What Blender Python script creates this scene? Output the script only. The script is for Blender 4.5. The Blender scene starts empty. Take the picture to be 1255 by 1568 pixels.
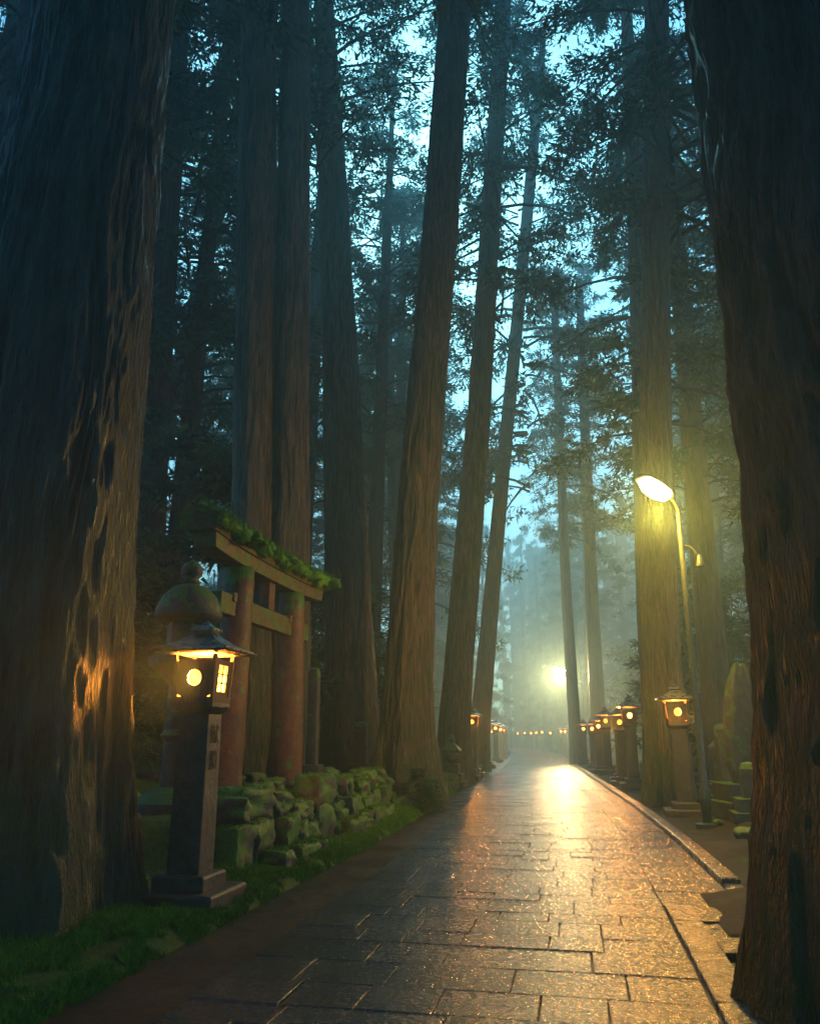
import bpy, math, random
import numpy as np
from mathutils import Vector, noise as mnoise
random.seed(7); RNG=np.random.default_rng(7)
scene=bpy.context.scene
col=scene.collection
scene.view_settings.view_transform='Standard'
try: scene.view_settings.look='None'
except Exception: pass
scene.view_settings.exposure=0

# ------------------------------------------------------------ helpers
def mesh_np(name, verts, faces=None, tris=None, quads=None, smooth=False, attrs=None):
    me=bpy.data.meshes.new(name)
    V=np.asarray(verts,dtype=np.float32).reshape(-1,3)
    if faces is not None:
        me.from_pydata([tuple(v) for v in V.tolist()],[],faces)
    else:
        k=3 if tris is not None else 4
        F=np.asarray(tris if tris is not None else quads,dtype=np.int32).reshape(-1,k)
        me.vertices.add(len(V)); me.vertices.foreach_set('co',V.ravel())
        me.loops.add(F.size); me.loops.foreach_set('vertex_index',F.ravel())
        me.polygons.add(len(F)); me.polygons.foreach_set('loop_start',np.arange(0,F.size,k,dtype=np.int32))
        try: me.polygons.foreach_set('loop_total',np.full(len(F),k,dtype=np.int32))
        except Exception: pass
    me.update(calc_edges=True)
    if attrs:
        for n,(dom,data) in attrs.items():
            a=me.attributes.new(n,'FLOAT',dom); a.data.foreach_set('value',np.asarray(data,dtype=np.float32))
    me.polygons.foreach_set('use_smooth',np.full(len(me.polygons),smooth))
    me.validate()
    return me
def obj(name, data, mat=None, parent=None, loc=(0,0,0), rot=(0,0,0), scale=(1,1,1)):
    o=bpy.data.objects.new(name,data); col.objects.link(o)
    if mat is not None and data is not None and hasattr(data,'materials') and len(data.materials)==0: data.materials.append(mat)
    o.location=loc; o.rotation_euler=rot; o.scale=scale
    if parent: o.parent=parent
    return o
def empty(name,loc=(0,0,0),rot=(0,0,0)):
    return obj(name,None,loc=loc,rot=rot)
_T={}
def vn(u,v,seed,pu=None):
    if seed not in _T: _T[seed]=np.random.default_rng(seed).random((256,256))
    T=_T[seed]
    iu=np.floor(u).astype(int); iv=np.floor(v).astype(int)
    fu=u-iu; fv=v-iv; fu=fu*fu*(3-2*fu); fv=fv*fv*(3-2*fv)
    a=iu; b=iu+1
    if pu: a=a%pu; b=b%pu
    a=a%256; b=b%256; c=iv%256; d=(iv+1)%256
    return (T[a,c]*(1-fu)+T[b,c]*fu)*(1-fv)+(T[a,d]*(1-fu)+T[b,d]*fu)*fv
def sst(a,b,x):
    t=np.clip((x-a)/(b-a),0,1); return t*t*(3-2*t)

# ------------------------------------------------------------ materials
def newmat(name):
    m=bpy.data.materials.new(name); m.use_nodes=True
    nt=m.node_tree; nt.nodes.clear()
    out=nt.nodes.new('ShaderNodeOutputMaterial')
    return m,nt,out
def N(nt,t,**kw):
    n=nt.nodes.new(t)
    for k,v in kw.items():
        if k in n.inputs.keys(): n.inputs[k].default_value=v
        else: setattr(n,k,v)
    return n
def ramp(nt,fac,stops):
    r=nt.nodes.new('ShaderNodeValToRGB'); nt.links.new(fac,r.inputs[0])
    e=r.color_ramp.elements
    while len(e)<len(stops): e.new(0.5)
    for i,(p,c) in enumerate(stops):
        e[i].position=p; e[i].color=(c[0],c[1],c[2],1) if hasattr(c,'__len__') else (c,c,c,1)
    return r.outputs[0]
def noise_n(nt,scale,detail=4,rough=.6,mapscale=None,coord='Object'):
    tc=nt.nodes.new('ShaderNodeTexCoord')
    src=tc.outputs[coord]
    if mapscale:
        mp=nt.nodes.new('ShaderNodeMapping'); mp.inputs['Scale'].default_value=mapscale
        nt.links.new(src,mp.inputs['Vector']); src=mp.outputs[0]
    n=nt.nodes.new('ShaderNodeTexNoise'); n.inputs['Scale'].default_value=scale
    n.inputs['Detail'].default_value=detail; n.inputs['Roughness'].default_value=rough
    nt.links.new(src,n.inputs['Vector']); return n.outputs['Fac']
def mixc(nt,fac,a,b,mode='MIX'):
    m=nt.nodes.new('ShaderNodeMix'); m.data_type='RGBA'; m.blend_type=mode
    for s,i in ((fac,0),(a,6),(b,7)):
        if hasattr(s,'is_linked'): nt.links.new(s,m.inputs[i])
        elif i==0: m.inputs[0].default_value=s
        else: m.inputs[i].default_value=(s[0],s[1],s[2],1)
    return m.outputs[2]
def math_n(nt,op,a,b=0,clamp=False):
    m=nt.nodes.new('ShaderNodeMath'); m.operation=op; m.use_clamp=clamp
    for s,i in ((a,0),(b,1)):
        if hasattr(s,'is_linked'): nt.links.new(s,m.inputs[i])
        else: m.inputs[i].default_value=s
    return m.outputs[0]
def bump(nt,h,strength,dist,prev=None):
    b=nt.nodes.new('ShaderNodeBump'); b.inputs['Strength'].default_value=strength; b.inputs['Distance'].default_value=dist
    nt.links.new(h,b.inputs['Height'])
    if prev is not None: nt.links.new(prev,b.inputs['Normal'])
    return b.outputs[0]
def principled(nt,out,color=None,rough=None,normal=None,spec=.5,metal=0):
    p=nt.nodes.new('ShaderNodeBsdfPrincipled')
    if color is not None:
        if hasattr(color,'is_linked'): nt.links.new(color,p.inputs['Base Color'])
        else: p.inputs['Base Color'].default_value=(*color,1)
    if rough is not None:
        if hasattr(rough,'is_linked'): nt.links.new(rough,p.inputs['Roughness'])
        else: p.inputs['Roughness'].default_value=rough
    if normal is not None: nt.links.new(normal,p.inputs['Normal'])
    p.inputs['Specular IOR Level'].default_value=spec; p.inputs['Metallic'].default_value=metal
    nt.links.new(p.outputs[0],out.inputs[0]); return p
def normal_z(nt):
    g=nt.nodes.new('ShaderNodeNewGeometry'); s=nt.nodes.new('ShaderNodeSeparateXYZ')
    nt.links.new(g.outputs['Normal'],s.inputs[0]); return s.outputs[2]
def pos_z(nt):
    g=nt.nodes.new('ShaderNodeNewGeometry'); s=nt.nodes.new('ShaderNodeSeparateXYZ')
    nt.links.new(g.outputs['Position'],s.inputs[0]); return s.outputs[2]

def bark_material(name,base,mossy=0.5,bd=.08,grey=.5):
    m,nt,out=newmat(name)
    f1=noise_n(nt,1.0,5,.7,(18,18,1.6))
    f2=noise_n(nt,1.0,3,.6,(70,70,7.0))
    big=noise_n(nt,.9,2,.6)
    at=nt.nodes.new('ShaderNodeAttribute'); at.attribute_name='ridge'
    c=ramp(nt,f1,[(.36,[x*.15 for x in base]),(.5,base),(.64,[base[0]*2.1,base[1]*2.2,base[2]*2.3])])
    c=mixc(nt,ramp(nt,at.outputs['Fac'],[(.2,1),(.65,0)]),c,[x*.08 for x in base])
    c=mixc(nt,ramp(nt,big,[(.42,0),(.66,grey)]),c,(.065,.076,.06))
    mf=math_n(nt,'MULTIPLY',ramp(nt,noise_n(nt,2.2,5,.7),[(.38,0),(.54,1)]),ramp(nt,math_n(nt,'MULTIPLY',pos_z(nt),.14),[(.0,mossy),(.6,mossy*.12)]))
    c=mixc(nt,mf,c,(.028,.068,.012))
    h=math_n(nt,'ADD',f1,math_n(nt,'MULTIPLY',f2,.5))
    nrm=bump(nt,h,1.0,bd)
    principled(nt,out,c,ramp(nt,f2,[(.3,.34),(.7,.7)]),nrm,.5)
    return m
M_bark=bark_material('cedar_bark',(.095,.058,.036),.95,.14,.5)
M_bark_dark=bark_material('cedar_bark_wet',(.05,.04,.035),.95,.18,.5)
m,nt,out=newmat('cedar_bark_far'); f1=noise_n(nt,1.0,2,.6,(12,12,.8))
d=N(nt,'ShaderNodeBsdfDiffuse'); nt.links.new(ramp(nt,f1,[(.35,(.018,.014,.012)),(.65,(.07,.053,.045))]),d.inputs[0]); nt.links.new(d.outputs[0],out.inputs[0]); M_bark_far=m

m,nt,out=newmat('cedar_foliage')
d=N(nt,'ShaderNodeBsdfDiffuse'); t=N(nt,'ShaderNodeBsdfTranslucent'); mx=N(nt,'ShaderNodeMixShader'); mx.inputs[0].default_value=.45
fc=ramp(nt,noise_n(nt,.7,0,.6),[(.35,(.022,.055,.035)),(.65,(.055,.12,.07))])
nt.links.new(fc,d.inputs[0]); nt.links.new(fc,t.inputs[0])
nt.links.new(d.outputs[0],mx.inputs[1]); nt.links.new(t.outputs[0],mx.inputs[2]); nt.links.new(mx.outputs[0],out.inputs[0])
M_leaf=m

m,nt,out=newmat('forest_floor')
n1=noise_n(nt,1.3,5,.65); n2=noise_n(nt,14,5,.7); n3=noise_n(nt,90,3,.6)
at=nt.nodes.new('ShaderNodeAttribute'); at.attribute_name='mossy'
soil=ramp(nt,n2,[(.3,(.010,.007,.005)),(.7,(.035,.025,.016))])
moss=ramp(nt,n2,[(.3,(.018,.05,.008)),(.7,(.055,.13,.018))])
c=mixc(nt,ramp(nt,math_n(nt,'ADD',n1,math_n(nt,'MULTIPLY',at.outputs['Fac'],.25)),[(.55,0),(.7,1)]),soil,moss)
principled(nt,out,c,.8,bump(nt,n3,.6,.02,bump(nt,n2,.8,.06)),.3); M_floor=m

m,nt,out=newmat('moss')
n2=noise_n(nt,9,4,.7); n3=noise_n(nt,120,2,.6)
principled(nt,out,ramp(nt,n2,[(.3,(.025,.10,.008)),(.7,(.11,.30,.02))]),.8,bump(nt,n3,.7,.02),.3); M_moss=m

m,nt,out=newmat('wet_paving_stone')
at=nt.nodes.new('ShaderNodeAttribute'); at.attribute_name='rnd'
n1=noise_n(nt,2.3,4,.65); n2=noise_n(nt,20,5,.75); n3=noise_n(nt,60,3,.65)
c=mixc(nt,at.outputs['Fac'],(.014,.016,.019),(.038,.040,.044))
c=mixc(nt,ramp(nt,n2,[(.35,.75),(.65,0)]),c,(.009,.009,.010))
c=mixc(nt,ramp(nt,n1,[(.5,0),(.75,.35)]),c,(.03,.025,.02))
r=math_n(nt,'ADD',ramp(nt,n2,[(.42,.06),(.62,.30)]),math_n(nt,'MULTIPLY',at.outputs['Fac'],.06))
nrm=bump(nt,n3,.65,.012,bump(nt,n2,.5,.014))
principled(nt,out,c,r,nrm,.6); M_pave=m

m,nt,out=newmat('wet_earth')
n2=noise_n(nt,10,4,.7); n3=noise_n(nt,110,3,.65)
principled(nt,out,ramp(nt,n2,[(.3,(.010,.009,.007)),(.7,(.028,.021,.015))]),ramp(nt,noise_n(nt,1.6,3,.6),[(.35,.3),(.65,.6)]),bump(nt,n3,.5,.01,bump(nt,n2,.5,.03)),.35); M_earth=m

def stone_mat(name,lo,hi,mossamt,rough=.6,mosscol=((.018,.055,.006),(.075,.19,.016))):
    m,nt,out=newmat(name)
    n1=noise_n(nt,6,5,.7); n2=noise_n(nt,60,3,.7)
    c=ramp(nt,n1,[(.3,lo),(.7,hi)])
    c=mixc(nt,ramp(nt,n2,[(.3,.5),(.6,0)]),c,[x*.4 for x in lo])
    if mossamt>0:
        nz=normal_z(nt)
        f=math_n(nt,'ADD',math_n(nt,'MULTIPLY',nz,.7),math_n(nt,'MULTIPLY',math_n(nt,'SUBTRACT',noise_n(nt,4,4,.7),.5),2.5))
        a=.75-mossamt*.8
        f=ramp(nt,math_n(nt,'ADD',f,.5),[(max(0,a+.25),0),(min(1,a+.4),1)])
        c=mixc(nt,f,c,ramp(nt,n2,[(.3,mosscol[0]),(.7,mosscol[1])]))
    principled(nt,out,c,rough,bump(nt,n2,.5,.008,bump(nt,n1,.6,.04)),.45); return m
M_rock=stone_mat('mossy_rock',(.025,.023,.02),(.12,.105,.085),.75)
M_stone=stone_mat('lantern_stone',(.022,.019,.017),(.08,.066,.054),.0,.5)
M_old=stone_mat('old_lichen_stone',(.018,.018,.016),(.07,.066,.056),.38)
M_torii=stone_mat('weathered_torii_wood',(.03,.017,.010),(.15,.06,.028),.34,.55)
M_roofmoss=stone_mat('mossy_roof_beam',(.035,.028,.012),(.16,.115,.04),.6,.6)

m,nt,out=newmat('lantern_wood'); n1=noise_n(nt,1,4,.6,(40,40,4))
principled(nt,out,ramp(nt,n1,[(.3,(.05,.025,.013)),(.7,(.15,.075,.037))]),.5,bump(nt,n1,.4,.006),.4); M_wood=m
m,nt,out=newmat('copper_roof'); n1=noise_n(nt,12,4,.6)
principled(nt,out,ramp(nt,n1,[(.3,(.05,.055,.06)),(.7,(.14,.15,.16))]),ramp(nt,n1,[(.3,.2),(.7,.4)]),bump(nt,n1,.2,.01),.6,.4); M_roof=m
m,nt,out=newmat('lamp_metal'); n1=noise_n(nt,20,2,.6)
principled(nt,out,ramp(nt,n1,[(.3,(.02,.025,.02)),(.7,(.06,.07,.06))]),.4,None,.5,.3); M_metal=m
m,nt,out=newmat('ink'); principled(nt,out,(.01,.009,.008),.7); M_ink=m
def emis(name,color,strength,transp):
    m,nt,out=newmat(name)
    e=N(nt,'ShaderNodeEmission'); e.inputs[0].default_value=(*color,1); e.inputs[1].default_value=strength
    if transp>0:
        tr=N(nt,'ShaderNodeBsdfTransparent'); mx=N(nt,'ShaderNodeMixShader'); mx.inputs[0].default_value=transp
        nt.links.new(e.outputs[0],mx.inputs[1]); nt.links.new(tr.outputs[0],mx.inputs[2]); nt.links.new(mx.outputs[0],out.inputs[0])
    else: nt.links.new(e.outputs[0],out.inputs[0])
    return m
M_pane=emis('lit_paper_pane',(1,.27,.02),12,.6)
M_paneF=emis('lit_paper_pane_far',(1,.25,.02),50,0)
M_lens=emis('street_lamp_lens',(1,.70,.20),170,0)
M_lens2=emis('street_lamp_lens_far',(1,.80,.42),750,0)

# ------------------------------------------------------------ path curve (left edge of the paving)
_py=np.array([-60,-10,0,4.9,7.7,11.35,16,21,35,50,64,80,95,110,130,160,420.])
_px=np.array([-14,-4.4,-2.4,-1.42,-.85,-.12,.72,1.5,3.55,5.8,7.9,10.0,11.2,11.2,9.4,4,-40.])
def Lx(y):
    y=np.asarray(y,float); r=0
    for o in (-3,-1.5,0,1.5,3): r=r+np.interp(y+o,_py,_px)
    return r/5
def Pc(s,c,z=0.):
    d=.2; dx=(Lx(s+d)-Lx(s-d))/(2*d); n=np.sqrt(1+dx*dx)
    return (Lx(s)+c/n, s-c*dx/n, z)
W=3.05
# ------------------------------------------------------------ terrain
def terr(c,y):
    dl=-(c+.62); dr=c-np.where(y>8.7,W+.95,W+.32)
    z=np.full_like(c,-.09)
    wall=sst(8.8,9.8,y)*(1-.6*sst(19,24,y))
    bump_=(vn(c*1.3+40,y*1.3+40,11)-.5)*.12+(vn(c*4+40,y*4+40,12)-.5)*.05
    left=sst(0,.18,dl)*.13+sst(.05,.9,dl)*.06+wall*sst(1.15,1.5,dl)*.5+sst(1,7,dl)*.25+sst(8,60,dl)*4
    z=z+np.where(dl>0,left+sst(.05,.3,dl)*bump_,0)
    ditch=(1-sst(6.75,6.85,y))
    right=sst(0,.15,dr)*.09+sst(.1,1.5,dr)*.1+sst(8,60,dr)*3
    right=right-ditch*sst(0,.05,dr)*(1-sst(.42,.5,dr))*.4
    z=z+np.where(dr>0,right+sst(.1,.5,dr)*bump_,0)
    return z
def ground_z(x,y):
    return float(terr(np.array([x-float(Lx(y))]),np.array([y]))[0])
cs=np.concatenate([-np.geomspace(6,400,40)[::-1],np.arange(-5.9,7,.085),np.geomspace(7,400,40)])
ys=np.concatenate([np.linspace(-60,2,30),np.arange(2.2,26,.11),np.linspace(26.3,60,90),np.geomspace(61,420,70)])
C,Y=np.meshgrid(cs,ys); Z=terr(C,Y); X=Lx(Y)+C
V=np.stack([X,Y,Z],-1).reshape(-1,3); nc=len(cs); nr=len(ys)
i=np.arange(nr-1)[:,None]*nc+np.arange(nc-1)[None,:]
Q=np.stack([i,i+1,i+nc+1,i+nc],-1).reshape(-1,4)
obj('ground',mesh_np('ground',V,quads=Q,smooth=True,attrs={'mossy':('POINT',np.where(C<1,1.,-.1).ravel())}),M_floor)

def ribbon(name,c0,c1,y0,y1,z,mat,step=.5,thick=0):
    s=np.arange(y0,y1+.001,step); V=[];F=[]
    for k,q in enumerate(s):
        a=Pc(q,c0,z); b=Pc(q,c1,z); V+= [a,b]
        if k: F.append((2*k-2,2*k-1,2*k+1,2*k))
    return obj(name,mesh_np(name,V,faces=F),mat)
ribbon('path_shoulder',-.72,0,-10,150,-.035,M_earth)
ribbon('path_bedding',-.02,W+.9,-10,150,-.022,M_earth)

SV=[];SF=[];SR=[]
def slab(s0,s1,c0,c1,zt,rnd,seed,g=.002,h=.09,bev=.004,jc=.006):
    r=random.Random(seed); tl=[zt+r.uniform(-.003,.003) for _ in range(4)]
    base=len(SV); cr=[(s0+g,c0+g),(s0+g,c1-g),(s1-g,c1-g),(s1-g,c0+g)]
    jit=[(r.uniform(-.006,.001)*(-1 if k<2 else 1),r.uniform(-jc,.001)*(-1 if k in(0,3) else 1)) for k in range(4)]
    for ring in range(3):
        ins=bev if ring==2 else 0
        for k,(s,c) in enumerate(cr):
            ss=s+jit[k][0]+(ins if k<2 else -ins); cc=c+jit[k][1]+(ins if k in(0,3) else -ins)
            z=tl[k]-(h if ring==0 else (bev*.8 if ring==1 else 0))
            p=Pc(ss,cc); SV.append((float(p[0]),float(p[1]),z))
    for ring in range(2):
        for k in range(4):
            a=base+ring*4+k; b=base+ring*4+(k+1)%4
            SF.append((a,b,b+4,a+4)); SR.append(rnd)
    SF.append((base+8,base+9,base+10,base+11)); SR.append(rnd)
# courses laid across the path, each split at its own irregular joints
s=-6.
ci=0
while s<135:
    l=random.uniform(.30,.58) if s<60 else 1.5
    n_=random.choice([4,5,6,6]) if s<60 else 4
    cuts=[0]+sorted([W*(k+random.uniform(-.25,.25))/n_ for k in range(1,n_)])+[W]
    for k in range(n_):
        slab(s,s+l,cuts[k],cuts[k+1],random.uniform(-.003,.003),random.random(),int(s*1000)+k); ci+=1
    s+=l
s=8.7
while s<135:
    l=random.choice([.5,.7,.9]) if s<60 else 1.6
    slab(s,s+l,W+.0,W+.72,random.uniform(-.005,.003),random.random(),int(s*999)+77); s+=l
slabme=mesh_np('stone_path',SV,faces=SF,attrs={'rnd':('FACE',SR)})
obj('stone_path',slabme,M_pave)
SV=[];SF=[];SR=[]
s=-4
while s<8.5:
    l=random.uniform(.9,1.3); l=min(l,8.6-s); slab(s,s+l,W+.01,W+.25,.03,1.8,int(s*77),h=.4); s+=l
for k in range(3): slab(6.95+k*0,7.35,W+.25+k*.5,W+.75+k*.5,.025,.9,k,h=.4)
slab(8.1,8.68,W+.26,W+.9,.0,.5,5,h=.3); slab(7.4,8.08,W+.26,W+.95,-.01,.3,6,h=.3)
s=8.7
while s<135:
    l=random.uniform(.9,1.4); slab(s,s+l,W+.73,W+.93,.07 if s>9.6 else .02,.9,int(s*55),h=.3,bev=.015); s+=l
obj('kerb',mesh_np('kerb',SV,faces=SF,attrs={'rnd':('FACE',SR)}),M_pave)

# ------------------------------------------------------------ trees
def trunk_mesh(name,path,nth,nz,ridges,amp,flare,nroots,seed,zpow=1.25,bend=0):
    P=np.array(path,float)
    t=np.linspace(0,1,nz)**zpow; z=P[0,2]+(P[-1,2]-P[0,2])*t
    def ip(k):
        w=(P[-1,2]-P[0,2])*.04; a=0
        for o in (-1,-.5,0,.5,1): a=a+np.interp(z+o*w*np.clip((z-P[0,2])/4,.15,1),P[:,2],P[:,k])
        return a/5
    cx,cy,r=ip(0),ip(1),ip(3)
    zz=z-P[0,2]
    th=np.linspace(0,2*np.pi,nth,endpoint=False)
    TH,ZZ=np.meshgrid(th,zz)
    K=ridges; u=TH/(2*np.pi)
    tw=ZZ*.012
    w=(vn(u*9+.3,ZZ*.6,seed+1,9)-.5)*2.0
    n1=vn(u*K+tw*K*.2+w,ZZ*.6,seed+2,K); r1=1-np.abs(2*n1-1)
    n2=vn(u*K*3+tw*K*.6+w*2,ZZ*1.9+9,seed+3,K*3); r2=1-np.abs(2*n2-1)
    n3=vn(u*K*7+w*4,ZZ*5,seed+4,K*7)
    lob=(vn(u*5,ZZ*.12,seed+5,5)-.5)
    ridge=.5*r1+.33*r2+.17*n3
    rad=r[:,None]*(1+.12*lob)+amp*(ridge-.6)*2
    ph=np.random.default_rng(seed).uniform(0,6.28,3)
    roots=.55+.45*np.cos(nroots*TH+ph[0])*.7+.3*np.cos((nroots-2)*TH+ph[1])
    rad=rad+r[:,None]*flare*np.exp(-ZZ/(.55+r[:,None]*.5))*np.clip(roots,0,None)*1.3
    rad=rad+r[:,None]*.10*np.exp(-ZZ/3.0)
    Xv=cx[:,None]-P[0,0]+rad*np.cos(TH); Yv=cy[:,None]-P[0,1]+rad*np.sin(TH); Zv=ZZ
    V=np.stack([Xv,Yv,Zv],-1).reshape(-1,3)
    i=np.arange(nz-1)[:,None]*nth; j=np.arange(nth)[None,:]; j2=(j+1)%nth
    Q=np.stack([i+j,i+j2,i+nth+j2,i+nth+j],-1).reshape(-1,4)
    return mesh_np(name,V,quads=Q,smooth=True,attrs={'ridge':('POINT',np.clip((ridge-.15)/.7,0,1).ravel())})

def tubes(paths,n=5):
    V=[];Q=[]
    for pts,rads in paths:
        pts=np.array(pts); base=len(V)
        for k,p in enumerate(pts):
            d=pts[min(k+1,len(pts)-1)]-pts[max(k-1,0)]; d=d/ (np.linalg.norm(d)+1e-9)
            a=np.cross(d,[0,0,1.0]); 
            if np.linalg.norm(a)<1e-3: a=np.array([1.,0,0])
            a/=np.linalg.norm(a); b=np.cross(d,a)
            for q in range(n):
                an=2*math.pi*q/n; V.append(p+rads[k]*(a*math.cos(an)+b*math.sin(an)))
        for k in range(len(pts)-1):
            for q in range(n):
                Q.append((base+k*n+q,base+k*n+(q+1)%n,base+(k+1)*n+(q+1)%n,base+(k+1)*n+q))
    return np.array(V),np.array(Q)

def crown_meshes(seed,H,Lmax,nb,ncl,nleaf,low=False,lsz=1.0):
    r=np.random.default_rng(seed); paths=[]; cl=[]; cd=[]
    for b in range(nb):
        t=(b+r.random())/nb; h=t*H; az=r.uniform(0,2*np.pi)
        L=(Lmax*(1-t)**.6*r.uniform(.5,1.2)+.6)*(1 if t>.12 else r.uniform(.6,1))
        d=np.array([math.cos(az),math.sin(az),0]); side=np.array([-d[1],d[0],0])
        up=r.uniform(.05,.45); dr=r.uniform(.35,.7); sw=r.uniform(-.25,.25)
        s=np.linspace(0,1,6)
        pts=np.array([d*L*q+side*L*sw*q*q+np.array([0,0,h+L*(up*q-dr*q*q+.12*q**4)]) for q in s])
        rad=np.linspace(.02+L*.012,.008,6); paths.append((pts,rad))
        for k in range(ncl):
            q=r.uniform(.3,1)**.7; off=r.normal(0,.15)*L*(1.15-q)+r.normal(0,.12)
            p=np.array([np.interp(q,s,pts[:,i]) for i in range(3)])+side*off+np.array([0,0,-.12*abs(off)+r.normal(0,.08)])
            if r.random()<.3:
                p0=np.array([np.interp(max(q-.12,0),s,pts[:,i]) for i in range(3)])
                paths.append(([p0,p],[.012,.004]))
            cl.append(p); dd=d*.7+side*np.sign(off)*.5+np.array([0,0,-.35]); cd.append(dd)
    cl=np.array(cl); cd=np.array(cd); n=len(cl)
    sp=.19*lsz
    c=np.repeat(cl,nleaf,0); dd=np.repeat(cd,nleaf,0)
    sc=np.repeat(r.uniform(.5,1.5,n),nleaf)[:,None]
    g=r.normal(0,1,(len(c),3))*np.array([1,1,.5])*sp*sc
    p=c+g; dirv=dd*.7+g/sp*.5+r.normal(0,.45,p.shape); dirv/=np.linalg.norm(dirv,axis=1)[:,None]
    sv=np.cross(dirv,r.normal(0,1,p.shape)); sv/=np.linalg.norm(sv,axis=1)[:,None]
    ln=r.uniform(.16,.36,(len(p),1))*lsz; wd=r.uniform(.05,.10,(len(p),1))*lsz
    V=np.stack([p-sv*wd*.6,p+sv*wd*.6,p+dirv*ln],1).reshape(-1,3)
    T=np.arange(len(V)).reshape(-1,3)
    leaf=mesh_np('crown_foliage',V,tris=T); leaf.materials.append(M_leaf)
    tv,tq=tubes(paths,3); br=mesh_np('crown_branches',tv,quads=tq,smooth=True); br.materials.append(M_bark_far)
    return leaf,br
CR=[crown_meshes(100+i,20,5.0,90,13,17) for i in range(5)]
SAP=[crown_meshes(200+i,5,1.9,40,8,22,lsz=.75) for i in range(2)]

def add_crown(parent,variant,loc,rotz,scale,branches=True):
    lf,br=variant
    obj('foliage',lf,None,parent,loc,(0,0,rotz),scale)
    if branches: obj('branches',br,None,parent,loc,(0,0,rotz),scale)
def cedar(path,nth=128,nz=260,ridges=26,amp=.02,flare=.35,nroots=6,seed=1,mat=M_bark,crown=None,cs=1.0,extra=None):
    b=path[0]; e=empty('cedar_tree',(b[0],b[1],b[2]))
    me=trunk_mesh('trunk',path,nth,nz,ridges,amp,flare,nroots,seed)
    obj('trunk',me,mat,e)
    if crown:
        P=np.array(path); z0=crown
        H=P[-1,2]-z0+1.5
        xm=np.interp(z0+H*.4,P[:,2],P[:,0]); ym=np.interp(z0+H*.4,P[:,2],P[:,1])
        add_crown(e,CR[seed%5],(xm-b[0],ym-b[1],z0-b[2]),seed*1.7,(cs,cs,H/20))
    return e
hero=[
 dict(path=[(-3.62,7.42,-.2,1.05),(-3.62,7.42,2.2,.93),(-3.58,7.44,9.7,.74),(-3.5,7.5,34,.35)],nth=420,nz=700,ridges=34,amp=.06,flare=.22,nroots=7,seed=21,mat=M_bark_dark,crown=14),
 dict(path=[(3.24,5.08,-.35,1.10),(3.24,5.08,.87,.98),(3.24,5.08,2,.88),(3.24,5.08,4.5,.88),(3.24,5.08,7.5,.92),(3.25,5.1,12,.88),(3.3,5.2,34,.45)],nth=420,nz=700,ridges=26,amp=.095,flare=.16,nroots=6,seed=31,mat=M_bark_dark,crown=14),
 dict(path=[(-3.3,17,.3,.50),(-3.3,17,3,.48),(-3.6,17,9,.46),(-4.06,17,20.7,.46),(-4.4,17,34,.2)],seed=41,crown=21,cs=.8,flare=.3,ridges=18,amp=.045),
 dict(path=[(-2.56,17.25,.3,.50),(-2.6,17.2,3,.46),(-2.8,17.2,9,.42),(-3.1,17.2,20.7,.38),(-3.4,17.2,33,.2)],seed=43,crown=23,cs=.8,flare=.3,ridges=16,amp=.045),
 dict(path=[(-1.5,22,.2,.74),(-1.65,22,3.5,.64),(-2.3,22,16,.48),(-3.04,22,26.4,.32),(-3.4,22,36,.15)],seed=45,crown=19,flare=.6,ridges=22,amp=.045),
 dict(path=[(-.12,19,.1,.60),(-.05,19,2.5,.53),(.3,19,8.3,.49),(.75,19,14,.47),(1.37,19,23,.45),(1.9,19,36,.2)],seed=51,crown=23,cs=.8,flare=.7,nroots=7,ridges=20,nth=220,nz=440,amp=.055),
 dict(path=[(1.40,28,0,.56),(1.6,28,3,.48),(2.68,28,14.2,.44),(4.15,28,33,.34),(4.5,28,38,.2)],seed=53,crown=17,flare=.35,amp=.045,ridges=20),
 dict(path=[(3.0,38,0,.46),(4.4,38,12,.36),(7.4,38,37,.28),(8,38,42,.15)],seed=55,crown=13,flare=.35,nth=90,nz=160),
 dict(path=[(5.95,19.5,0,.50),(6.0,19.5,3,.44),(6.5,19.5,10.3,.38),(7.66,19.5,23.5,.36),(8.4,19.5,34,.2)],seed=61,crown=15,flare=.3,nth=190,nz=380,ridges=16,amp=.05),
 dict(path=[(7.8,26,0,.46),(7.9,26,6,.42),(8.6,26,20.5,.36),(9,26,33,.18)],seed=63,crown=11,flare=.3),
 dict(path=[(9.6,48,0,.34),(9.5,48,10,.30),(9.75,48,31,.22)],seed=65,crown=13,flare=.3,cs=.7,nth=60,nz=120),
 dict(path=[(11.4,50,0,.46),(11.5,50,10,.42),(12,50,33,.25)],seed=67,crown=14,flare=.3,cs=.8,nth=60,nz=120),
 dict(path=[(11.2,30,0,.52),(11.3,30,10,.48),(11.7,30,32,.25)],seed=69,crown=10,flare=.3),
 dict(path=[(-12,30,0,.42),(-9.2,30,18,.34),(-8.1,30,26,.28),(-7.6,30,31,.15)],seed=71,crown=22,flare=.3,cs=.6),
 dict(path=[(-12.2,35,0,.42),(-12.2,35,18,.36),(-12,35,34,.2)],seed=73,crown=16,flare=.3,cs=.8),
]
for h in hero: ctree=cedar(**h)
forest=empty('distant_forest')
TM=[]
for k in range(3):
    me=trunk_mesh('trunk',[(0,0,0,.5),(.1,0,10,.42),(.3,.2,24,.3),(.3,.2,34,.1)],40,70,14,.02,.35,6,300+k); me.materials.append(M_bark_far); TM.append(me)
heroxy=[(h['path'][0][0],h['path'][0][1]) for h in hero]
rr=random.Random(5); cnt=0
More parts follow.
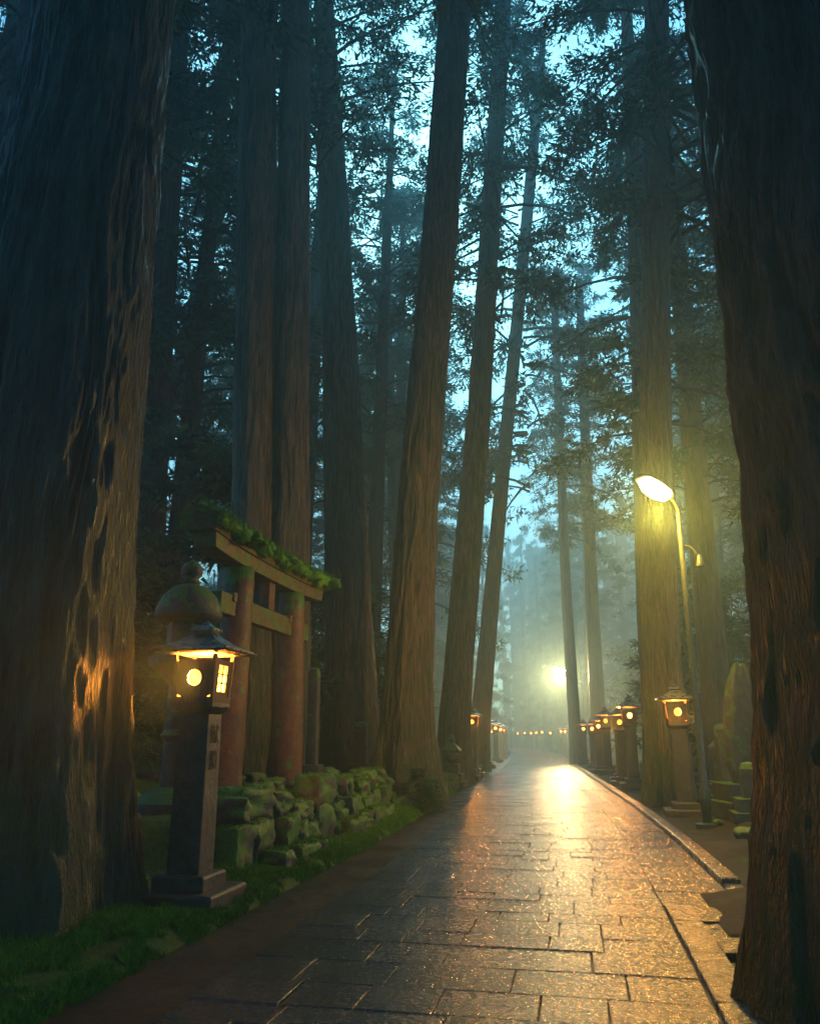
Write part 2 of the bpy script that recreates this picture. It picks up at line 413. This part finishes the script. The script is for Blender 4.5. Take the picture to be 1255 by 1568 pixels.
def plant(x,y,z0=None,s=None):
    global cnt
    s=s or rr.uniform(.8,1.2); k=rr.randrange(5); rz=rr.uniform(0,6.28); g=ground_z(x,y)-.1
    ti=(rr.uniform(-.04,.04),rr.uniform(-.04,.04))
    o=obj('trunk',TM[k%3],None,forest,(x,y,g),(ti[0],ti[1],rz),(s*rr.uniform(.7,1.2),)*2+(s,))
    h0=rr.uniform(7,15) if z0 is None else z0
    add_crown(forest,CR[k],(x+.3,y,g+h0),rz,(s*rr.uniform(.8,1.1),)*2+((34*s-h0+1)/20,),branches=(0<y<58)); cnt+=1
yy=25.
while yy<94:
    xx=-50+rr.uniform(0,5)
    while xx<60:
        x=xx+rr.uniform(-2.8,2.8); y=yy+rr.uniform(-2.8,2.8)
        c=x-float(Lx(y)); lim=(-3.6,7.4) if y<60 else (-2.8,5.8)
        q=x/y
        sky_gap=(y>34 and -.36<q<-.27) or (y>56 and (.06<q<.10 or .235<q<.28))   # wedges left unplanted, shaped to let bright sky show through
        if not sky_gap and not(lim[0]<c<lim[1] or min((x-a)**2+(y-b)**2 for a,b in heroxy)<10) and -y*.58-3<x<y*.58+4:
            plant(x,y)
        xx+=8.3
    yy+=8.3
for (x,y) in [(-1.8,35),(-.6,46),(-2.5,60),(13.5,40)]:
    plant(x,y,rr.uniform(12,15),1.05)
for k in range(45):
    y=rr.uniform(92,135); x=rr.uniform(.02*y,.34*y); c=x-float(Lx(y))
    if -2.3<c<5.2: continue
    plant(x,y,rr.uniform(.5,5),rr.uniform(.7,.9))
for k in range(12):
    y=112+k*2.6; x=(.118+.014*(k%5)+rr.uniform(-.004,.004))*y
    if x-float(Lx(y))>4.6: plant(x,y,rr.uniform(1,4),rr.uniform(.8,1.0))
for (x,y) in [(-9,3),(-9,15),(-13,21),(8.5,0),(9.5,9),(11,15),(13,21),(-6,-2),(6,-5),(1.5,-5),(-2,-8),(-10,-7),(10,-9),(-8,24.5),(4,-12),(-5,-15),(0,-18),(-15,4),(14,3)]:
    plant(x,y,6 if y<0 else None)  # unseen trees behind the camera added, crowns set low to block sky light
under=empty('undergrowth')
for k in range(110):
    y=rr.uniform(17,85); sd=rr.choice([-1,-1,1]); x=float(Lx(y))+(sd*rr.uniform(5,22) if sd<0 else rr.uniform(8,24))
    if abs(x)>y*.6+2: continue
    s=rr.uniform(.7,1.8); v=SAP[k%2]
    add_crown(under,v,(x,y,ground_z(x,y)+rr.uniform(-.2,.6)),rr.uniform(0,6.28),(s,s,s*rr.uniform(.8,1.3)),branches=y<30)
for (x,y,s) in [(-.85,17.2,.17),(.45,18.2,.16),(.15,17.7,.18),(-4.6,12,.45),(-5.2,14.5,.6),(-6.5,16,.9),(-4.9,20,.8),(1.9,31,.3)]:
    add_crown(under,SAP[0],(x,y,ground_z(x,y)-.1),x*3,(s,s,s))

# ------------------------------------------------------------ rocks
def rock_arrays(c,size,rotz,seed,n=9,k=5.,amp=.09):
    V=[];Q=[]
    for ax in range(3):
        for sg in (-1,1):
            base=len(V)
            for i in range(n):
                for j in range(n):
                    a=-1+2*i/(n-1); b=-1+2*j/(n-1); p=[0,0,0]; p[ax]=sg; p[(ax+1)%3]=a; p[(ax+2)%3]=b
                    l=sum(abs(q)**k for q in p)**(1/k); V.append([q/l for q in p])
            for i in range(n-1):
                for j in range(n-1):
                    q=(base+i*n+j,base+(i+1)*n+j,base+(i+1)*n+j+1,base+i*n+j+1); Q.append(q if sg>0 else q[::-1])
    out=[]
    o=Vector((seed*3.1,seed*1.7,0)); cr,sr=math.cos(rotz),math.sin(rotz)
    for p in V:
        v=Vector(p); f=1+amp*1.6*mnoise.noise(v*1.3+o)+amp*mnoise.noise(v*3.1+o)+amp*.4*mnoise.noise(v*8+o)
        x,y,z=[v[i]*f*size[i] for i in range(3)]
        out.append((c[0]+x*cr-y*sr,c[1]+x*sr+y*cr,c[2]+z))
    return out,Q
def rocks(name,lst,mat,k=5.,amp=.09):
    V=[];F=[]
    for (c,s,rz,sd) in lst:
        v,q=rock_arrays(c,s,rz,sd,k=k,amp=amp); b=len(V); V+=v; F+=[tuple(i+b for i in f) for f in q]
    return obj(name,mesh_np(name,V,faces=F,smooth=True),mat)
L=[]; s=9.0; k=0
while s<19.5:
    l=rr.uniform(.3,.85); c=-.62-rr.uniform(.8,1.05)
    hh=rr.uniform(.45,.8) if s<17 else rr.uniform(.35,.55)
    x,y,_=Pc(s+l/2,c); L.append(((float(x),float(y),.08+hh*.28),(.26,l*.48,hh*.36),-.2+rr.uniform(-.25,.25),k)); k+=1
    x,y,_=Pc(s+l/2,c-.06+rr.uniform(-.08,.08))
    if rr.random()<.85: L.append(((float(x),float(y),.08+hh*.85),(rr.uniform(.18,.28),l*rr.uniform(.3,.52),hh*rr.uniform(.18,.32)),-.2+rr.uniform(-.5,.5),k)); k+=1
    if rr.random()<.7:
        x,y,_=Pc(s+l/2,c+.36); L.append(((float(x),float(y),.12),(rr.uniform(.1,.22),rr.uniform(.12,.25),rr.uniform(.08,.2)),rr.uniform(0,3),k)); k+=1
    s+=l*rr.uniform(.9,1.1)
s=19.8
while s<38:
    l=rr.uniform(.3,.7); x,y,_=Pc(s,-.62-rr.uniform(.25,.6)); hh=rr.uniform(.15,.34)
    L.append(((float(x),float(y),ground_z(float(x),float(y))+hh*.5),(rr.uniform(.15,.25),l*.5,hh),rr.uniform(-.5,.2),k)); k+=1; s+=l*rr.uniform(.95,1.3)
WALL=L
rocks('stone_wall',L,M_rock,7.,.15)
L=[]
for k2 in range(40):
    s=rr.uniform(5,24); x,y,_=Pc(s,-.62-rr.uniform(1.5,4)); r0=rr.uniform(.08,.28)
    L.append(((float(x),float(y),ground_z(float(x),float(y))+r0*.3),(r0,r0*rr.uniform(.7,1.4),r0*rr.uniform(.5,.9)),rr.uniform(0,3),k2+100))
for k2 in range(34):
    s=rr.uniform(9.5,40); x,y,_=Pc(s,W+rr.uniform(1.15,3)); r0=rr.uniform(.07,.22)
    L.append(((float(x),float(y),ground_z(float(x),float(y))+r0*.2),(r0,r0*rr.uniform(.7,1.4),r0*rr.uniform(.6,1.0)),rr.uniform(0,3),k2+200))
rocks('mossy_rocks',L,M_old,3.,.16)

def blades(name,pts,hmin,hmax,seed):
    r=np.random.default_rng(seed); P=np.array(pts); n=len(P)
    a=r.uniform(0,6.28,n); w=r.uniform(.003,.008,n); h=r.uniform(hmin,hmax,n)
    sd=np.stack([np.cos(a)*w,np.sin(a)*w,0*a],-1); ln=np.stack([r.normal(0,.5,n)*h,r.normal(0,.5,n)*h,h],-1)
    V=np.stack([P-sd,P+sd,P+ln],1).reshape(-1,3)
    return obj(name,mesh_np(name,V,tris=np.arange(len(V)).reshape(-1,3)),M_moss)
n=160000; s=RNG.uniform(3.6,26,n); c=-.62-np.abs(RNG.normal(0,.6,n))-.01
dens=vn(c*3+50,s*3+50,91)*.6+vn(c*9+50,s*9+50,92)*.4; keep=dens>.38
s=s[keep]; c=c[keep]
px=Lx(s)+c; pts=np.stack([px,s,terr(c,s)],-1)
ex=[]
for (cc,sz,rz,sd) in WALL:
    for q in range(320):
        a=rr.uniform(-.9,.9); b2=rr.uniform(-.9,.9)
        x=a*sz[0]; y=b2*sz[1]; ex.append((cc[0]+x*math.cos(rz)-y*math.sin(rz),cc[1]+x*math.sin(rz)+y*math.cos(rz),cc[2]+sz[2]*rr.uniform(.86,1.0)))
blades('moss_grass',np.concatenate([pts,np.array(ex)]),.02,.07,3)

# ------------------------------------------------------------ generic solids
class MB:
    def __init__(s): s.V=[]; s.F=[]
    def rings(s,rings,cap=True):
        n=len(rings[0]); b=len(s.V)
        for r in rings: s.V+= [tuple(p) for p in r]
        for k in range(len(rings)-1):
            for q in range(n): s.F.append((b+k*n+q,b+k*n+(q+1)%n,b+(k+1)*n+(q+1)%n,b+(k+1)*n+q))
        if cap:
            s.F.append(tuple(b+q for q in range(n))[::-1]); s.F.append(tuple(b+(len(rings)-1)*n+q for q in range(n)))
    def sq(s,prof,cx=0,cy=0,asp=1.0):
        s.rings([[(cx-w,cy-w*asp,z),(cx+w,cy-w*asp,z),(cx+w,cy+w*asp,z),(cx-w,cy+w*asp,z)] for w,z in prof])
    def rnd(s,prof,cx=0,cy=0,n=24):
        s.rings([[(cx+w*math.cos(2*math.pi*q/n),cy+w*math.sin(2*math.pi*q/n),z) for q in range(n)] for w,z in prof])
    def box(s,x0,x1,y0,y1,z0,z1):
        s.rings([[(x0,y0,z),(x1,y0,z),(x1,y1,z),(x0,y1,z)] for z in (z0,z1)])
    def make(s,name,mat,parent,bev=0,smooth=False,**kw):
        o=obj(name,mesh_np(name,s.V,faces=s.F,smooth=smooth),mat,parent,**kw)
        if bev:
            md=o.modifiers.new('bevel','BEVEL'); md.width=bev; md.segments=2; md.limit_method='ANGLE'
        return o
# ------------------------------------------------------------ lanterns
def build_lantern_meshes():
    M={}
    b=MB(); b.sq([(.40,-.25),(.40,.14),(.38,.16)]); b.sq([(.25,.15),(.25,.27),(.23,.29)]); b.sq([(.158,.28),(.150,1.70)]); 
    b.sq([(.155,1.695),(.205,1.76),(.205,1.80)])
    M['post']=(b,M_stone,.008)
    b=MB(); hw=.225; z0,z1=1.80,2.26
    def tp(z): return .86+.14*(z-z0)/(z1-z0)
    def bx(x0,x1,y0,y1,za,zb):
        b.rings([[(x0*tp(z),y0*tp(z),z),(x1*tp(z),y0*tp(z),z),(x1*tp(z),y1*tp(z),z),(x0*tp(z),y1*tp(z),z)] for z in (za,zb)])
    t=.035; hr=.055
    for sx in (-1,1):
        for sy in (-1,1):
            xa,xb=sorted((sx*hw,sx*(hw-t))); ya,yb=sorted((sy*hw,sy*(hw-t))); bx(xa,xb,ya,yb,z0+hr,z1-.01)
    bx(-hw-.012,hw+.012,-hw-.012,hw+.012,z0,z0+hr)
    inner=hw-t; zc=(z0+z1)/2; hz=(z1-z0)/2-hr; R=.075; n=32
    for sy in (-1,1):
        loops=[]
        for yo in (hw-.012,hw-.028):
            oc=[];ic=[]
            for q in range(n):
                a=2*math.pi*(q+.5)/n; ca,sa=math.cos(a),math.sin(a); k=min(inner/abs(ca),hz/abs(sa))
                zo=zc+sa*k; zi=zc+sa*R
                oc.append((ca*k*tp(zo),sy*yo*tp(zo),zo)); ic.append((ca*R*tp(zi),sy*yo*tp(zi),zi))
            loops.append((oc,ic))
        base=len(b.V)
        for lp in (loops[0][0],loops[0][1],loops[1][1],loops[1][0]): b.V+=lp
        for r_ in range(3):
            for q in range(n): b.F.append((base+r_*n+q,base+r_*n+(q+1)%n,base+(r_+1)*n+(q+1)%n,base+(r_+1)*n+q))
    ww=.10; wh=.125
    for sx in (-1,1):
        xa,xb=sorted((sx*(hw-.012),sx*(hw-.028)))
        bx(xa,xb,-inner,-ww,z0+hr,z1-hr); bx(xa,xb,ww,inner,z0+hr,z1-hr)
        bx(xa,xb,-ww,ww,z0+hr,zc-wh); bx(xa,xb,-ww,ww,zc+wh,z1-hr)
        xa,xb=sorted((sx*(hw-.008),sx*(hw-.020)))
        bx(xa,xb,-.007,.007,zc-wh,zc+wh)
        for zz in (-.045,.04): bx(xa,xb,-ww,ww,zc+zz-.006,zc+zz+.006)
    M['light_box']=(b,M_wood,0)
    b=MB()
    for sy in (-1,1): b.V+= [(-.12,sy*.178,zc-.13),(.12,sy*.178,zc-.13),(.12,sy*.178,zc+.13),(-.12,sy*.178,zc+.13)]; b.F.append(tuple(range(len(b.V)-4,len(b.V))))
    for sx in (-1,1): b.V+= [(sx*.18,-.12,zc-.14),(sx*.18,.12,zc-.14),(sx*.18,.12,zc+.14),(sx*.18,-.12,zc+.14)]; b.F.append(tuple(range(len(b.V)-4,len(b.V))))
    M['panes']=(b,M_pane,0)
    b=MB()
    prof=[(.24,2.262),(.365,2.27),(.385,2.285),(.385,2.305),(.30,2.335),(.20,2.385),(.12,2.44),(.085,2.475)]
    b.sq(prof); b.sq([(.09,2.474),(.115,2.49),(.115,2.515),(.06,2.545),(.0,2.60)])
    M['roof']=(b,M_roof,.004)
    out={}
    for k,(b,mt,bv) in M.items():
        me=mesh_np(k,b.V,faces=b.F); me.materials.append(mt); out[k]=(me,bv)
    f=out['panes'][0].copy(); f.materials.clear(); f.materials.append(M_paneF); out['panesF']=(f,0)
    return out
LM=build_lantern_meshes()
def lantern(x,y,power,rotz=-.195,text=False,z=None,s=1.0):
    e=empty('stone_lantern',(x,y,ground_z(x,y) if z is None else z),(0,0,rotz)); e.scale=(s,s,s)
    for k,(me,bv) in LM.items():
        if (k=='panes' and not power) or (k=='panesF' and power): continue
        o=obj('panes' if k=='panesF' else k,me,None,e)
        if bv:
            md=o.modifiers.new('bevel','BEVEL'); md.width=bv; md.segments=2; md.limit_method='ANGLE'
    if power:
        l=bpy.data.lights.new('lantern_light','POINT'); l.energy=power; l.color=(1,.34,.04); l.shadow_soft_size=.05
        obj('lantern_light',l,None,e,(0,0,2.03))
    if text:
        for k,ch in enumerate('献燈'):
            cu=bpy.data.curves.new('engraving','FONT'); cu.body=ch; cu.size=.19; cu.extrude=.002; cu.align_x='CENTER'; cu.align_y='CENTER'; cu.materials.append(M_ink)
            obj('engraving',cu,None,e,(.157,0,1.50-.24*k),(math.pi/2-.006,0,math.pi/2))
    return e
lantern(-2.02,7.95,1000,text=True,z=.02)
rl=[(5.45,16.8,400),(0,24.5,0),(0,26.8,350),(0,29.0,0),(0,34,250),(0,36.5,0),(0,42,0),(0,47,0),(0,55,0),(0,63,0),(0,71,0),(0,80,0),(0,90,0)]
for x,y,p in rl: lantern(float(Lx(y))+W+1.5+rr.uniform(-.12,.12) if y>17 else x,y,p,-.195+rr.uniform(-.05,.05),s=rr.uniform(.93,1.04))
for y,p in [(33,350),(43,0),(53,0),(61,0),(69,0),(77,0),(85,0)]: lantern(float(Lx(y))-.75,y,p,s=rr.uniform(.93,1.04))
for k in range(9):
    y=98+k*4.5; lantern(float(Lx(y))+W+1.4,y,0)
    if k%2==0: lantern(float(Lx(y))-1.3,y+2,0)

def old_lantern(x,y,s=1.0):
    e=empty('old_stone_lantern',(x,y,ground_z(x,y)-.05)); e.scale=(s,s,s)
    b=MB(); b.rnd([(.5,0),(.5,.18),(.36,.3),(.2,.36),(.19,.9),(.24,.98),(.19,1.05),(.18,1.6),(.25,1.7),(.45,1.86),(.45,1.96),(.3,2.0)],n=24); b.make('shaft',M_old,e,smooth=False)
    b=MB(); b.rnd([(.25,2.0),(.27,2.04),(.27,2.38),(.25,2.42)],n=6); b.make('fire_box',M_old,e)
    b=MB(); b.rnd([(.2,2.42),(.40,2.44),(.44,2.52),(.42,2.62),(.36,2.76),(.24,2.88),(.12,2.93)],n=24); b.make('cap',M_old,e,smooth=True)
    b=MB(); b.rnd([(.10,2.92),(.14,2.97),(.08,3.0),(.14,3.06),(.15,3.14),(.10,3.22),(.0,3.28)],n=16); b.make('finial',M_old,e,smooth=True)
old_lantern(-2.95,10.6,1.0)
# ------------------------------------------------------------ torii
e=empty('torii_gate',(-2.48,13.75,.5),(0,0,-math.atan(.2148)))
for sy,nm in ((-1,'near_pillar'),(1,'far_pillar')):
    b=MB(); b.rings([[( .27*(1-.12*z/3.6)*math.cos(a), sy*(1.34-.14*z/3.6)+.27*(1-.12*z/3.6)*math.sin(a), z) for a in [2*math.pi*q/28 for q in range(28)]] for z in np.linspace(-.2,3.62,9)])
    b.make(nm,M_torii,e,smooth=True)
    b=MB(); b.rnd([(.40,-.2),(.42,.1),(.36,.22)],cy=sy*1.34,n=24); b.make('pillar_base',M_old,e,bev=.02)
b=MB(); b.box(-.085,.085,-1.98,1.98,2.80,3.12); b.make('tie_beam',M_roofmoss,e,bev=.012)
b=MB()
for sy in (-1,1):
    for k in (-1,1):
        y=sy*1.22+k*.31; b.box(-.115,.115,y-.06,y+.06,3.02,3.16)
b.make('wedges',M_roofmoss,e,bev=.01)
b=MB(); b.box(-.09,.09,-.13,.13,3.122,3.60); b.make('centre_strut',M_torii,e,bev=.01)
def beam(prof,half,curve,slant):
    rings=[]
    for q in np.linspace(-1,1,25):
        z=curve*abs(q)**3; rings.append([(x,q*(half+slant*(zz-prof[0][1])),zz+z) for x,zz in prof])
    return rings
b=MB(); b.rings(beam([(-.17,3.60),(.17,3.60),(.19,3.82),(-.19,3.82)],2.45,.08,.25)); b.make('lower_lintel',M_roofmoss,e,bev=.01)
b=MB(); b.rings(beam([(-.22,3.822),(.22,3.822),(.30,4.06),(.05,4.18),(-.05,4.18),(-.30,4.06)],2.62,.08,.35)); b.make('top_lintel',M_roofmoss,e,bev=.01)
mv=[];mf=[]
for k in range(190):
    q=rr.uniform(-1,1); xo=rr.uniform(-.28,.34); v,f=rock_arrays((xo,q*2.6,4.10-.45*abs(xo)+.08*abs(q)**3),(rr.uniform(.05,.13),rr.uniform(.08,.26),rr.uniform(.05,.14)),rr.uniform(0,3),k,n=6,k=2.2,amp=.35)
    bb=len(mv); mv+=v; mf+=[tuple(i+bb for i in ff) for ff in f]
obj('moss_clumps',mesh_np('moss_clumps',mv,faces=mf,smooth=True),M_moss,e)
P=[]
for k in range(30000):
    q=rr.uniform(-1,1); xo=rr.uniform(-.38,.38); P.append((xo,q*2.68,4.18-.5*abs(xo)+.08*abs(q)**3+rr.uniform(-.14,.08)))
g=blades('moss_fringe',P,.03,.13,8); g.parent=e

# ------------------------------------------------------------ street lamps
def street_lamp(px,py,dirv,power,colr,bracket,lensm):
    z=ground_z(px,py); e=empty('street_lamp',(px,py,z))
    b=MB(); b.rnd([(.085,0),(.085,.6),(.06,.65),(.055,2.5),(.045,5.5),(.04,5.7)],n=20); b.make('pole',M_metal,e,smooth=True)
    b=MB(); b.rnd([(.2,-.05),(.2,.04),(.13,.06)],n=20); b.make('foot_plate',M_metal,e)
    d=np.array([dirv[0],dirv[1],0]); d/=np.linalg.norm(d)
    pts=[np.array([0,0,5.65])+d*q*.22+np.array([0,0,.18*math.sin(q*1.5)]) for q in np.linspace(0,1,8)]
    v,q_=tubes([(pts,[.03]*8)],12); obj('arm',mesh_np('arm',v,quads=q_,smooth=True),M_metal,e)
    h=empty('head',tuple(pts[-1])); h.parent=e; h.rotation_euler=(0,-.22,math.atan2(d[1],d[0])); h.scale=(1.15,1.25,1.25)
    sec=[(-.02,.04,.04),(.08,.10,.07),(.25,.16,.10),(.60,.165,.10),(.80,.13,.075),(.9,.05,.03)]
    b=MB(); b.rings([[(x,w*math.cos(a),max(0,hh*math.sin(a))+.0) for a in [2*math.pi*q/20 for q in range(20)]] for x,w,hh in sec]); b.make('housing',M_metal,h,smooth=True)
    b=MB(); b.rings([[(x,w*.93*math.cos(a),-.005+min(0,hh*.9*math.sin(a))) for a in [2*math.pi*q/20 for q in range(20)]] for x,w,hh in [(.1,.07,.05),(.18,.13,.12),(.4,.16,.18),(.62,.15,.17),(.78,.10,.09)]]); b.make('lens',lensm,h,smooth=True)
    l=bpy.data.lights.new('lamp_light','POINT'); l.energy=power; l.color=colr; l.shadow_soft_size=.15
    obj('lamp_light',l,None,e,tuple(pts[-1]+d*.5+np.array([0,0,-.42])))
    if bracket:
        pts=[np.array([.03+.22*q,0,4.95-.03*q-.25*max(0,q-.6)]) for q in np.linspace(0,1.3,7)]
        v,q_=tubes([(pts,[.02]*7)],10); obj('bracket',mesh_np('bracket',v,quads=q_,smooth=True),M_metal,e)
        b=MB(); b.rnd([(.03,0),(.05,-.05),(.085,-.22),(.08,-.25)],n=16); b.make('small_shade',M_metal,e,loc=(.32,0,4.78),smooth=True)
street_lamp(5.10,14.6,(-.75,-.65),1150,(1,.56,.06),True,M_lens)
street_lamp(10.75,55,(-.9,-.4),4200,(1,.74,.28),False,M_lens2)

# ------------------------------------------------------------ gravestones and monuments
def gravestone(x,y,h,w,kind=0,rz=0):
    e=empty('gravestone',(x,y,ground_z(x,y)-.05),(0,0,rz-.2))
    b=MB(); b.sq([(w*1.5,0),(w*1.5,.18)]); b.sq([(w*1.15,.179),(w*1.15,.4)])
    if kind==0: b.sq([(w*.62,.399),(w*.6,h-.12),(w*.45,h-.03),(0.02,h)])
    elif kind==1:
        b.sq([(w*.8,.399),(w*.8,.4+h*.22)]); b.rnd([(w*.4,.4+h*.22),(w*.75,.4+h*.32),(w*.75,.4+h*.42),(w*.4,.4+h*.5)],n=16)
        b.sq([(w*.95,.4+h*.5),(w*.95,.4+h*.54),(w*.3,.4+h*.7)]); b.rnd([(w*.3,.4+h*.7),(w*.4,.4+h*.78),(w*.25,.4+h*.86),(0.01,.4+h*.95)],n=12)
    b.make('stone',M_old,e,bev=.012)
gravestone(-1.95,16.6,2.3,.17,0); gravestone(-1.2,20.4,1.4,.25,0)
for (x,y,h,w,k) in [(7.0,18.5,1.7,.3,0),(7.7,20.5,1.5,.3,1),(6.7,21.8,1.6,.28,1),(7.6,23.5,1.7,.3,0),(8.6,28,1.9,.3,1),(9.4,32,1.6,.3,0),(10.3,36,1.8,.35,1),(5.9,14.6,1.0,.24,0),(.75,24.5,1.1,.3,0),(1.3,26,1.3,.3,1),(.2,23,1.0,.26,1),(2.1,30.5,1.2,.3,0),(-5,15.5,1.4,.3,1),(-5.8,12.5,1.5,.3,0),(-4.2,19.5,1.3,.3,0),(6.3,20.8,1.4,.25,0),(7.3,25.2,1.5,.28,1)]:
    gravestone(x,y,h,w,k,rr.uniform(-.1,.1))
e=empty('stone_monument',(6.42,16.0,ground_z(6.42,16)-.05))
b=MB(); b.sq([(.62,0),(.62,.3)]); b.sq([(.5,.299),(.5,.62)]); b.make('plinth',M_old,e,bev=.02)
v,f=rock_arrays((0,0,1.65),(.34,.17,1.18),0,3,n=24,k=3.2,amp=.07)
v=[(x*(1-.35*max(0,(z-1.9))**1.2/1.0)+(.05*(z-1.5)),y,z+(.12*x if z>2.3 else 0)) for x,y,z in v]
obj('slab',mesh_np('slab',v,faces=f,smooth=True),M_old,e,rot=(0,0,.1))

# ------------------------------------------------------------ mist
def mist(name,dens,an,bx):
    m,nt,out=newmat(name); vs=N(nt,'ShaderNodeVolumeScatter'); vs.inputs['Color'].default_value=(.6,.93,1,1); vs.inputs['Density'].default_value=dens; vs.inputs['Anisotropy'].default_value=an
    nt.links.new(vs.outputs[0],out.inputs['Volume'])
    b=MB(); b.box(*bx); b.make(name,m,None)
mist('mist',.006,.65,(-60,70,-3,31,-3,36))
mist('deep_mist',.012,.55,(-60,70,31.01,145,-3,36))

# ------------------------------------------------------------ world, sun, camera
w=bpy.data.worlds.new('World'); scene.world=w; w.use_nodes=True; nt=w.node_tree; nt.nodes.clear()
out=nt.nodes.new('ShaderNodeOutputWorld'); bg=nt.nodes.new('ShaderNodeBackground'); sk=nt.nodes.new('ShaderNodeTexSky')
sk.sky_type='NISHITA'; sk.sun_disc=False; sk.sun_elevation=math.radians(38); sk.sun_rotation=math.radians(0); sk.ozone_density=3; sk.air_density=1.2; sk.dust_density=1.5
vm=nt.nodes.new('ShaderNodeVectorMath'); vm.operation='MULTIPLY'; nt.links.new(sk.outputs[0],vm.inputs[0]); vm.inputs[1].default_value=(.56,1.75,2.15)
nt.links.new(vm.outputs[0],bg.inputs[0]); bg.inputs[1].default_value=.105; nt.links.new(bg.outputs[0],out.inputs[0])
sl=bpy.data.lights.new('sun','SUN'); sl.energy=1.6; sl.angle=math.radians(12); sl.color=(.28,.82,1)
d=-Vector((0.05,math.cos(math.radians(38)),math.sin(math.radians(38))))
obj('sun',sl,None,None,(0,0,60),tuple(d.to_track_quat('-Z','Y').to_euler()))
cam=bpy.data.cameras.new('camera'); co=obj('camera',cam,None,None,(0,0,1.5),(math.radians(90+15.8),0,0))
cam.sensor_fit='VERTICAL'; cam.sensor_height=36; cam.lens=28; cam.clip_end=1500; cam.clip_start=.05
scene.camera=co
print('trees',cnt)
